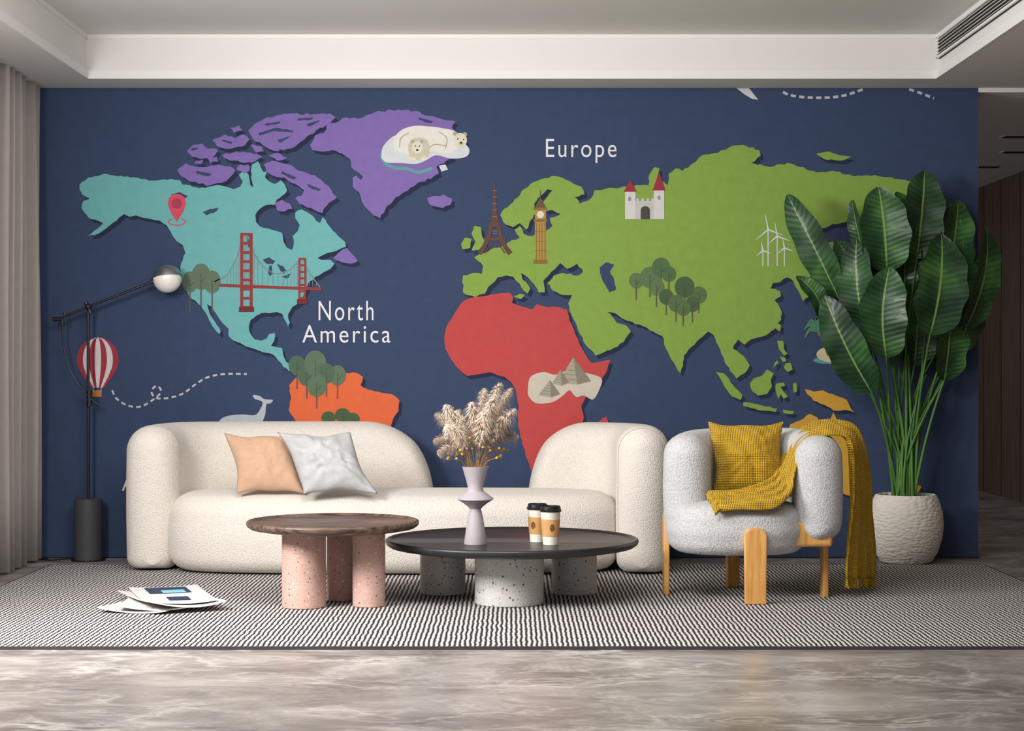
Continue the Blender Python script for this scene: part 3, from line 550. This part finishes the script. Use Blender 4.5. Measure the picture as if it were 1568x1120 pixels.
def slab(name,c,hw,ht,z0,z1,rz):
    m=MB(); pts=[]
    for i in range(7): a=math.pi*i/6; pts.append((hw*math.cos(a),z1-hw*0.6+hw*0.6*math.sin(a)))
    pts=[(hw*0.94,z0)]+pts+[(-hw*0.94,z0)]; n=len(pts); vs=[]
    for y in (-ht,ht):
        for x,z in pts: vs.append((c[0]+x*math.cos(rz)-y*math.sin(rz),c[1]+x*math.sin(rz)+y*math.cos(rz),z))
    fs=[tuple(range(n)),tuple(range(n,2*n))[::-1]]+[(i,i+n,(i+1)%n+n,(i+1)%n) for i in range(n)]
    m.add(vs,fs); o=m.obj(name,[M_oak],ch,40); bv=o.modifiers.new('b','BEVEL'); bv.width=0.005; bv.segments=3; bv.limit_method='ANGLE'
slab('leg_front',(1.156,-2.125),0.054,0.016,0.0125,0.375,0)
slab('leg_side_a',(0.765,-1.74),0.052,0.014,0.0125,0.42,math.radians(90))
slab('leg_side_b',(1.535,-1.83),0.045,0.014,0.0125,0.33,math.radians(90))
slab('leg_rear',(1.13,-1.47),0.035,0.016,0.0125,0.30,math.radians(20))
m=MB(); m.box(1.31,1.545,-2.02,-1.98,0.272,0.395); o=m.obj('arm_support_rail',[M_oak],ch); bv=o.modifiers.new('b','BEVEL'); bv.width=0.019; bv.segments=4
# blanket
A=[(1103,780,8.36),(1150,776,8.36),(1192,770,8.38),(1211,752,8.46),(1215,722,8.5),(1226,690,8.56),(1250,668,8.58),(1276,664,8.58),(1299,680,8.58),(1303,745,8.58),(1299,830,8.58),(1298,888,8.58)]
B=[(1089,752,8.62),(1140,750,8.64),(1180,735,8.7),(1194,712,8.78),(1206,692,8.86),(1226,664,8.92),(1252,648,8.95),(1288,648,8.95),(1316,668,8.95),(1332,740,8.95),(1339,820,8.95),(1340,886,8.95)]
A=catmull([P(*q) for q in A],10); B=catmull([P(*q) for q in B],10); m=MB(); nv=48; vs=[];fs=[]
for i,(a,b_) in enumerate(zip(A,B)):
    t=(A[min(i+1,len(A)-1)]-A[max(i-1,0)]).normalized(); nn=(b_-a).cross(t).normalized()
    for j in range(nv+1):
        v=j/nv; vs.append(a.lerp(b_,v)+nn*(0.012*math.sin(v*2*math.pi*3.5+i*0.05+math.sin(i*.08))+0.006*math.sin(v*2*math.pi*7+i*.12))+nn*0.012*noise.noise(Vector((v*4,i*0.09,2))))
for i in range(len(A)-1):
    for j in range(nv): k=nv+1; fs.append((i*k+j,i*k+j+1,(i+1)*k+j+1,(i+1)*k+j))
m.add(vs,fs)
for j in range(0,nv+1):
    p=Vector(vs[(len(A)-1)*(nv+1)+j]); m.tube([p,p+Vector((random.uniform(-.004,.004),0,-0.02)),p+Vector((random.uniform(-.008,.008),0,-0.04))],0.0022,0.0015,5)
    p=Vector(vs[j]); m.tube([p,p+Vector((-0.012,-0.004,-0.004)),p+Vector((-0.022,-.006,-0.018))],0.002,0.0015,5)
o=m.obj('throw_blanket',[M_must],angle=80); s_=o.modifiers.new('s','SOLIDIFY'); s_.thickness=0.007; s_.offset=0

# ================= FLOOR LAMP
M_met=mat('dark_bronze','#3c3b3d',0.4,metal=0.8); M_base=mat('dark_grey_stone','#464648',0.5,var=0.1); M_chr=mat('brushed_steel','#a2a2a5',0.3,metal=0.9); M_opal=mat('opal_glass','#efece6',0.25,spec=0.6)
lamp=empty('floor_lamp'); ld=10.37; bx=P(135,858,ld).x; by=ld-D0
m=MB(); m.lathe([(0.078,0.0),(0.082,0.004),(0.082,0.36),(0.078,0.364),(1e-6,0.364)],(bx,by,0),48); m.obj('base',[M_base],lamp,40)
m=MB(); m.lathe([(0.10,0.0),(0.10,0.008),(1e-6,0.008)],(bx,by,0),48); m.obj('foot_plate',[M_met],lamp,40)
m=MB(); m.tube([(bx,by,0.36),P(135,467,ld)],0.009,seg=12)
m.tube([P(82,492,ld),P(135,470,ld),P(236,431,ld)],0.0075,seg=10); m.ball(P(135,470,ld),0.02,0,16,10); m.tube([P(131,463,ld),P(139,480,ld)],0.012,seg=10)
m.tube([P(80,489,ld),P(94,489,ld)],0.012,seg=10); m.tube([P(98,478,ld),P(100,496,ld)],0.006,seg=8)
m.tube(catmull([P(95,488,ld),P(97,530,ld),P(106,565,ld),P(122,592,ld),P(137,606,ld)],8),0.0045,seg=8)
m.tube([P(137,598,ld-.012),P(137,622,ld-.012)],0.017,seg=12); m.tube([P(126,600,ld-.02),P(152,622,ld-.02)],0.005,seg=8); m.tube([P(232,432,ld),P(240,429,ld)],0.014,seg=10)
m.obj('pole_and_boom',[M_met],lamp,40)
hc=P(256,427,ld); m=MB(); hr=0.088
rot=Vector((-0.12,0.15,1.0)).to_track_quat('Z','Y').to_matrix()
def cap(r,a0,a1,mi,mb,n=14):
    vs=[];fs=[];sg=48
    for i in range(n+1):
        a=math.radians(a0+(a1-a0)*i/n)
        for j in range(sg):
            th=2*math.pi*j/sg; vs.append(hc+rot@Vector((r*math.sin(a)*math.cos(th),r*math.sin(a)*math.sin(th),r*math.cos(a))))
    for i in range(n):
        for j in range(sg): k=(j+1)%sg; fs.append((i*sg+j,(i+1)*sg+j,(i+1)*sg+k,i*sg+k))
    mb.add(vs,fs,mi)
cap(hr,0.5,86,1,m); cap(hr*0.95,60,179.5,0,m); m.obj('globe_shade',[M_opal,M_chr],lamp,60)
m=MB(); m.tube(catmull([(bx-0.07,by,0.012),(bx-.14,by+.03,0.006),(bx-.22,by-.03,0.006),(bx-.3,by+.05,0.006),(-2.74,by+0.05,0.006)],8),0.004,seg=6); m.obj('power_cord',[M_dark],lamp)

# ================= PLANT
M_leaf=mat('banana_leaf','#24502b',0.42,spec=0.4,coat=0.05); N,L,b=nodes(M_leaf); uv=N.new('ShaderNodeUVMap'); sp=N.new('ShaderNodeSeparateXYZ'); L.new(uv.outputs[0],sp.inputs[0])
av=math_node(N,L,'ABSOLUTE',sp.outputs[1]); ph=math_node(N,L,'SUBTRACT',math_node(N,L,'MULTIPLY',sp.outputs[0],110),math_node(N,L,'MULTIPLY',av,9)); sv=math_node(N,L,'SINE',ph)
tcn=N.new('ShaderNodeTexCoord'); nz=N.new('ShaderNodeTexNoise'); nz.inputs['Scale'].default_value=5; L.new(tcn.outputs['Object'],nz.inputs['Vector'])
f=math_node(N,L,'ADD',math_node(N,L,'MULTIPLY',sv,0.045),nz.outputs['Fac']); c0=ramp(N,L,f,[(0.32,'#142d1a'),(0.55,'#264c28'),(0.75,'#4a783a')])
mx=N.new('ShaderNodeMix'); mx.data_type='RGBA'; L.new(math_node(N,L,'LESS_THAN',av,0.045),mx.inputs[0]); L.new(c0,mx.inputs[6]); mx.inputs[7].default_value=hexc('#76924f'); L.new(mx.outputs[2],b.inputs['Base Color'])
bp=N.new('ShaderNodeBump'); bp.inputs['Strength'].default_value=0.2; bp.inputs['Distance'].default_value=0.003; L.new(sv,bp.inputs['Height']); L.new(bp.outputs[0],b.inputs['Normal'])
M_stm=mat('green_stalk','#456f2c',0.5,var=0.25,vscale=8); M_soil=mat('potting_soil','#2a211b',0.95,bump=0.6,bscale=60)
M_pot=mat('woven_stoneware','#ddd7cd',0.85,var=0.08,vscale=20); N,L,b=nodes(M_pot); tc=N.new('ShaderNodeTexCoord'); vo=N.new('ShaderNodeTexVoronoi'); vo.inputs['Scale'].default_value=34; mp=N.new('ShaderNodeMapping'); mp.inputs['Scale'].default_value=(1,1,2.0); L.new(tc.outputs['Object'],mp.inputs[0]); L.new(mp.outputs[0],vo.inputs['Vector']); bp=N.new('ShaderNodeBump'); bp.inputs['Strength'].default_value=0.8; bp.inputs['Distance'].default_value=0.008; bp.invert=True; L.new(vo.outputs['Distance'],bp.inputs['Height']); L.new(bp.outputs[0],b.inputs['Normal'])
plant=empty('potted_banana_plant'); pd=10.27; pc=P(1387,800,pd); cx,cy=pc.x,pd-D0
m=MB(); m.lathe([(1e-6,0.0),(0.13,0.0),(0.15,0.01),(0.185,0.07),(0.208,0.15),(0.216,0.22),(0.210,0.30),(0.190,0.365),(0.176,0.392),(0.168,0.398),(0.160,0.392),(0.160,0.36),(0.15,0.34),(1e-6,0.34)],(cx,cy,0.0),72); m.obj('pot',[M_pot],plant,50)
m=MB(); m.lathe([(1e-6,0.365),(0.10,0.36),(0.157,0.35)][::-1],(cx,cy,0),48); m.obj('soil',[M_soil],plant)
m=MB()
def leaf(b0,t0,w,yaw,bend,fold=0.3):
    T=t0-b0; n0=Vector((math.sin(yaw),-math.cos(yaw),0.15)); side=T.cross(n0).normalized(); n=side.cross(T).normalized()
    if n.y>0 and abs(yaw)<1.5: n=-n
    NI,NJ=34,6; vs=[];uv=[];fs=[]; ph=random.uniform(0,6); sway=side*random.uniform(-0.03,0.03)
    for i in range(NI+1):
        t=i/NI; c=b0+T*t+n*(bend*4*t*(1-t))-n*(0.10*t**3*T.length)+sway*math.sin(math.pi*t); q=2*t**0.85-1; ww=w/2*max(0.015,(1-abs(q)**2.5))**0.6
        for j in range(-NJ,NJ+1):
            v=j/NJ; rip=1+0.05*math.sin(t*19+ph+(3 if v>0 else 0))*abs(v)
            p=c+side*ww*v*rip+n*(abs(v)**1.3*fold*ww)+n*(0.006*abs(v)*math.sin(t*22+ph+(2 if v>0 else 0)))
            vs.append(p); uv.append((t,v))
    k=2*NJ+1
    for i in range(NI):
        for j in range(k-1): fs.append((i*k+j,i*k+j+1,(i+1)*k+j+1,(i+1)*k+j))
    m.add(vs,fs,0,uv)
    base=Vector((cx+random.uniform(-.07,.07),cy+random.uniform(-.06,.06),0.35)); 
    c1=base+Vector((0,0,(b0.z-base.z)*0.55))+Vector(((b0.x-base.x)*0.28,(b0.y-base.y)*.2,0)); pts=[]
    for i in range(17):
        t=i/16; pts.append(base*(1-t)**2+c1*2*t*(1-t)+b0*t*t)
    pts.append(b0+T*0.06); m.tube(pts,0.010,0.005,7,1)
LV=[((1284,456),(1203,300),50,-.05,-.5,.03),((1335,602),(1262,456),60,-.18,-.4,.03),((1358,416),(1347,286),74,-.10,-.1,.03),((1404,396),(1420,260),66,.02,.1,.02),
((1424,514),(1448,360),80,-.20,.2,.03),((1357,548),(1362,410),70,-.20,-.2,.03),((1478,505),(1522,350),54,-.05,.6,.03),((1452,455),(1476,306),64,.06,.4,.02),
((1323,498),(1308,368),56,-.12,-.5,.02),((1262,492),(1223,422),30,-.08,.2,.02),((1445,584),(1462,462),62,-.05,.5,.02),((1388,500),(1398,342),72,.08,.0,.02),
((1330,420),(1298,308),30,.06,-.9,.02),((1385,395),(1380,292),56,.08,.5,.02),((1495,480),(1502,390),50,.08,.8,.02),((1310,450),(1282,368),44,.06,-.3,.02),((1425,430),(1442,296),64,.08,.2,.02),((1345,470),(1335,380),60,.09,-.3,.02),((1400,560),(1412,436),64,.06,.1,.02),((1466,540),(1492,415),54,.06,.6,.02),((1300,505),(1262,402),42,.04,-.6,.02),
((1435,500),(1468,350),62,.10,.3,.02),((1378,470),(1370,330),62,.10,-.2,.02),((1460,500),(1484,372),56,.03,.3,.02),((1440,560),(1432,430),58,.10,-.1,.02)]
for b0,t0,w,dd,yaw,bend in LV:
    leaf(P(*b0,pd+dd*0.8),P(*t0,pd+dd*1.1),w*pd/F,yaw,bend)
for k in range(6):
    base=Vector((cx+random.uniform(-.07,.07),cy+random.uniform(-.06,.06),0.35)); a=P(random.uniform(1340,1440),random.uniform(500,600),pd+random.uniform(-.10,.10))
    c1=base+Vector((0,0,(a.z-base.z)*0.6)); m.tube([base*(1-t)**2+c1*2*t*(1-t)+a*t*t for t in [i/14 for i in range(15)]],0.009,0.004,7,1)
m.obj('foliage',[M_leaf,M_stm],plant,80)

# ================= NEWSPAPERS
M_pap=mat('newsprint','#d9d6d2',0.85); N,L,b=nodes(M_pap); uv=N.new('ShaderNodeUVMap'); br=N.new('ShaderNodeTexBrick'); br.inputs['Scale'].default_value=1; br.inputs['Brick Width'].default_value=0.22; br.inputs['Row Height'].default_value=0.028; br.inputs['Mortar Size'].default_value=0.009
br.inputs['Color1'].default_value=hexc('#a3a09f'); br.inputs['Color2'].default_value=hexc('#c4c1bf'); br.inputs['Mortar'].default_value=hexc('#e6e3e0'); br.offset=0; L.new(uv.outputs[0],br.inputs['Vector']); L.new(br.outputs['Color'],b.inputs['Base Color'])
M_page=mat('blank_page','#efece9',0.85); M_ph=mat('photo_navy','#22324f',0.6,var=0.3,vscale=20); M_ph2=mat('photo_cyan','#7fc4d8',0.6,var=0.2,vscale=15)
np_=empty('newspaper_stack')
def sheet(nm,cx_,cy_,w,h,z,rot,th,mi=0,curl=0.012,cor=0.0):
    m=MB(); vs=[];uvs=[];fs=[]; n=16
    for sd in (0,1):
        for i in range(n+1):
            for j in range(n+1):
                u=i/n;v=j/n; x=(u-.5)*w;y=(v-.5)*h; zz=z+th*sd+curl*(abs(2*u-1)**3)*(0.5+0.5*v)+cor*max(0,(1-u)+(1-v)-1.3)**2+cor*max(0,u+(1-v)-1.5)**2
                vs.append((cx_+x*math.cos(rot)-y*math.sin(rot),cy_+x*math.sin(rot)+y*math.cos(rot),zz)); uvs.append((u,v*1.3))
    k=n+1; o=k*k
    for i in range(n):
        for j in range(n): fs.append((o+i*k+j,o+(i+1)*k+j,o+(i+1)*k+j+1,o+i*k+j+1)); fs.append((i*k+j,i*k+j+1,(i+1)*k+j+1,(i+1)*k+j))
    for i in range(n): fs+= [(i*k,(i+1)*k,o+(i+1)*k,o+i*k),(i*k+n,o+i*k+n,o+(i+1)*k+n,(i+1)*k+n),(i,o+i,o+i+1,i+1),(n*k+i,n*k+i+1,o+n*k+i+1,o+n*k+i)]
    m.add(vs,fs,0,uvs); return m.obj(nm,[[M_pap,M_page,M_ph,M_ph2][mi]],np_,50)
X0,Y0=-1.63,-2.12; R=math.radians
sheet('paper_1',X0-0.05,Y0-0.05,0.33,0.56,0.014,R(-12),0.006,0,0.010,0.03)
sheet('paper_2',X0-0.03,Y0-0.02,0.33,0.60,0.024,R(4),0.006,0,0.012,0.04)
sheet('paper_3',X0+0.01,Y0-0.02,0.33,0.64,0.036,R(28),0.006,0,0.014,0.05)
sheet('paper_4',X0+0.01,Y0+0.02,0.33,0.62,0.050,R(19),0.005,0,0.006,0.03)
sheet('picture_1',X0-0.04,Y0+0.17,0.20,0.22,0.0575,R(19),0.001,2,0); sheet('picture_2',X0+0.00,Y0+0.11,0.11,0.10,0.059,R(19),0.001,3,0); sheet('picture_3',X0+0.07,Y0-0.13,0.10,0.12,0.0575,R(19),0.001,2,0)

# ================= CAMERA / LIGHT
cam=bpy.data.cameras.new('camera'); co=bpy.data.objects.new('camera',cam); bpy.context.scene.collection.objects.link(co)
co.location=(0,-D0,CH); co.rotation_euler=(math.pi/2,0,0); cam.lens=36*F/1568; cam.sensor_width=36; cam.clip_end=100; bpy.context.scene.camera=co
def area(name,loc,target,sx,sy,e,col=(1,1,1)):
    l=bpy.data.lights.new(name,'AREA'); l.shape='RECTANGLE'; l.size=sx; l.size_y=sy; l.energy=e; l.color=col
    o=bpy.data.objects.new(name,l); bpy.context.scene.collection.objects.link(o); o.location=loc; o.rotation_euler=(Vector(target)-Vector(loc)).to_track_quat('-Z','Y').to_euler(); return o
area('window_light',(-2.95,-4.2,2.15),(0.6,-0.9,0.5),1.4,1.0,205,(1,0.98,0.955))
area('added_overhead_fill',(-0.4,-4.4,2.95),(0.1,-2.4,0.0),1.6,0.8,84,(1,0.985,0.96))  # added fill, no real fixture: brightens the foreground, deepens shadows under the tables
area('added_ceiling_fill',(0,-5.0,2.5),(0,-2.6,3.055),3.5,0.8,27,(1,0.98,0.95))  # added out-of-view fill aimed up to brighten the tray ceiling, not a cove fixture
w=bpy.data.worlds.new('World'); bpy.context.scene.world=w; w.use_nodes=True; bg=w.node_tree.nodes['Background']; bg.inputs[0].default_value=(1,0.99,0.98,1); bg.inputs[1].default_value=0.32
bpy.context.scene.view_settings.view_transform='Standard'
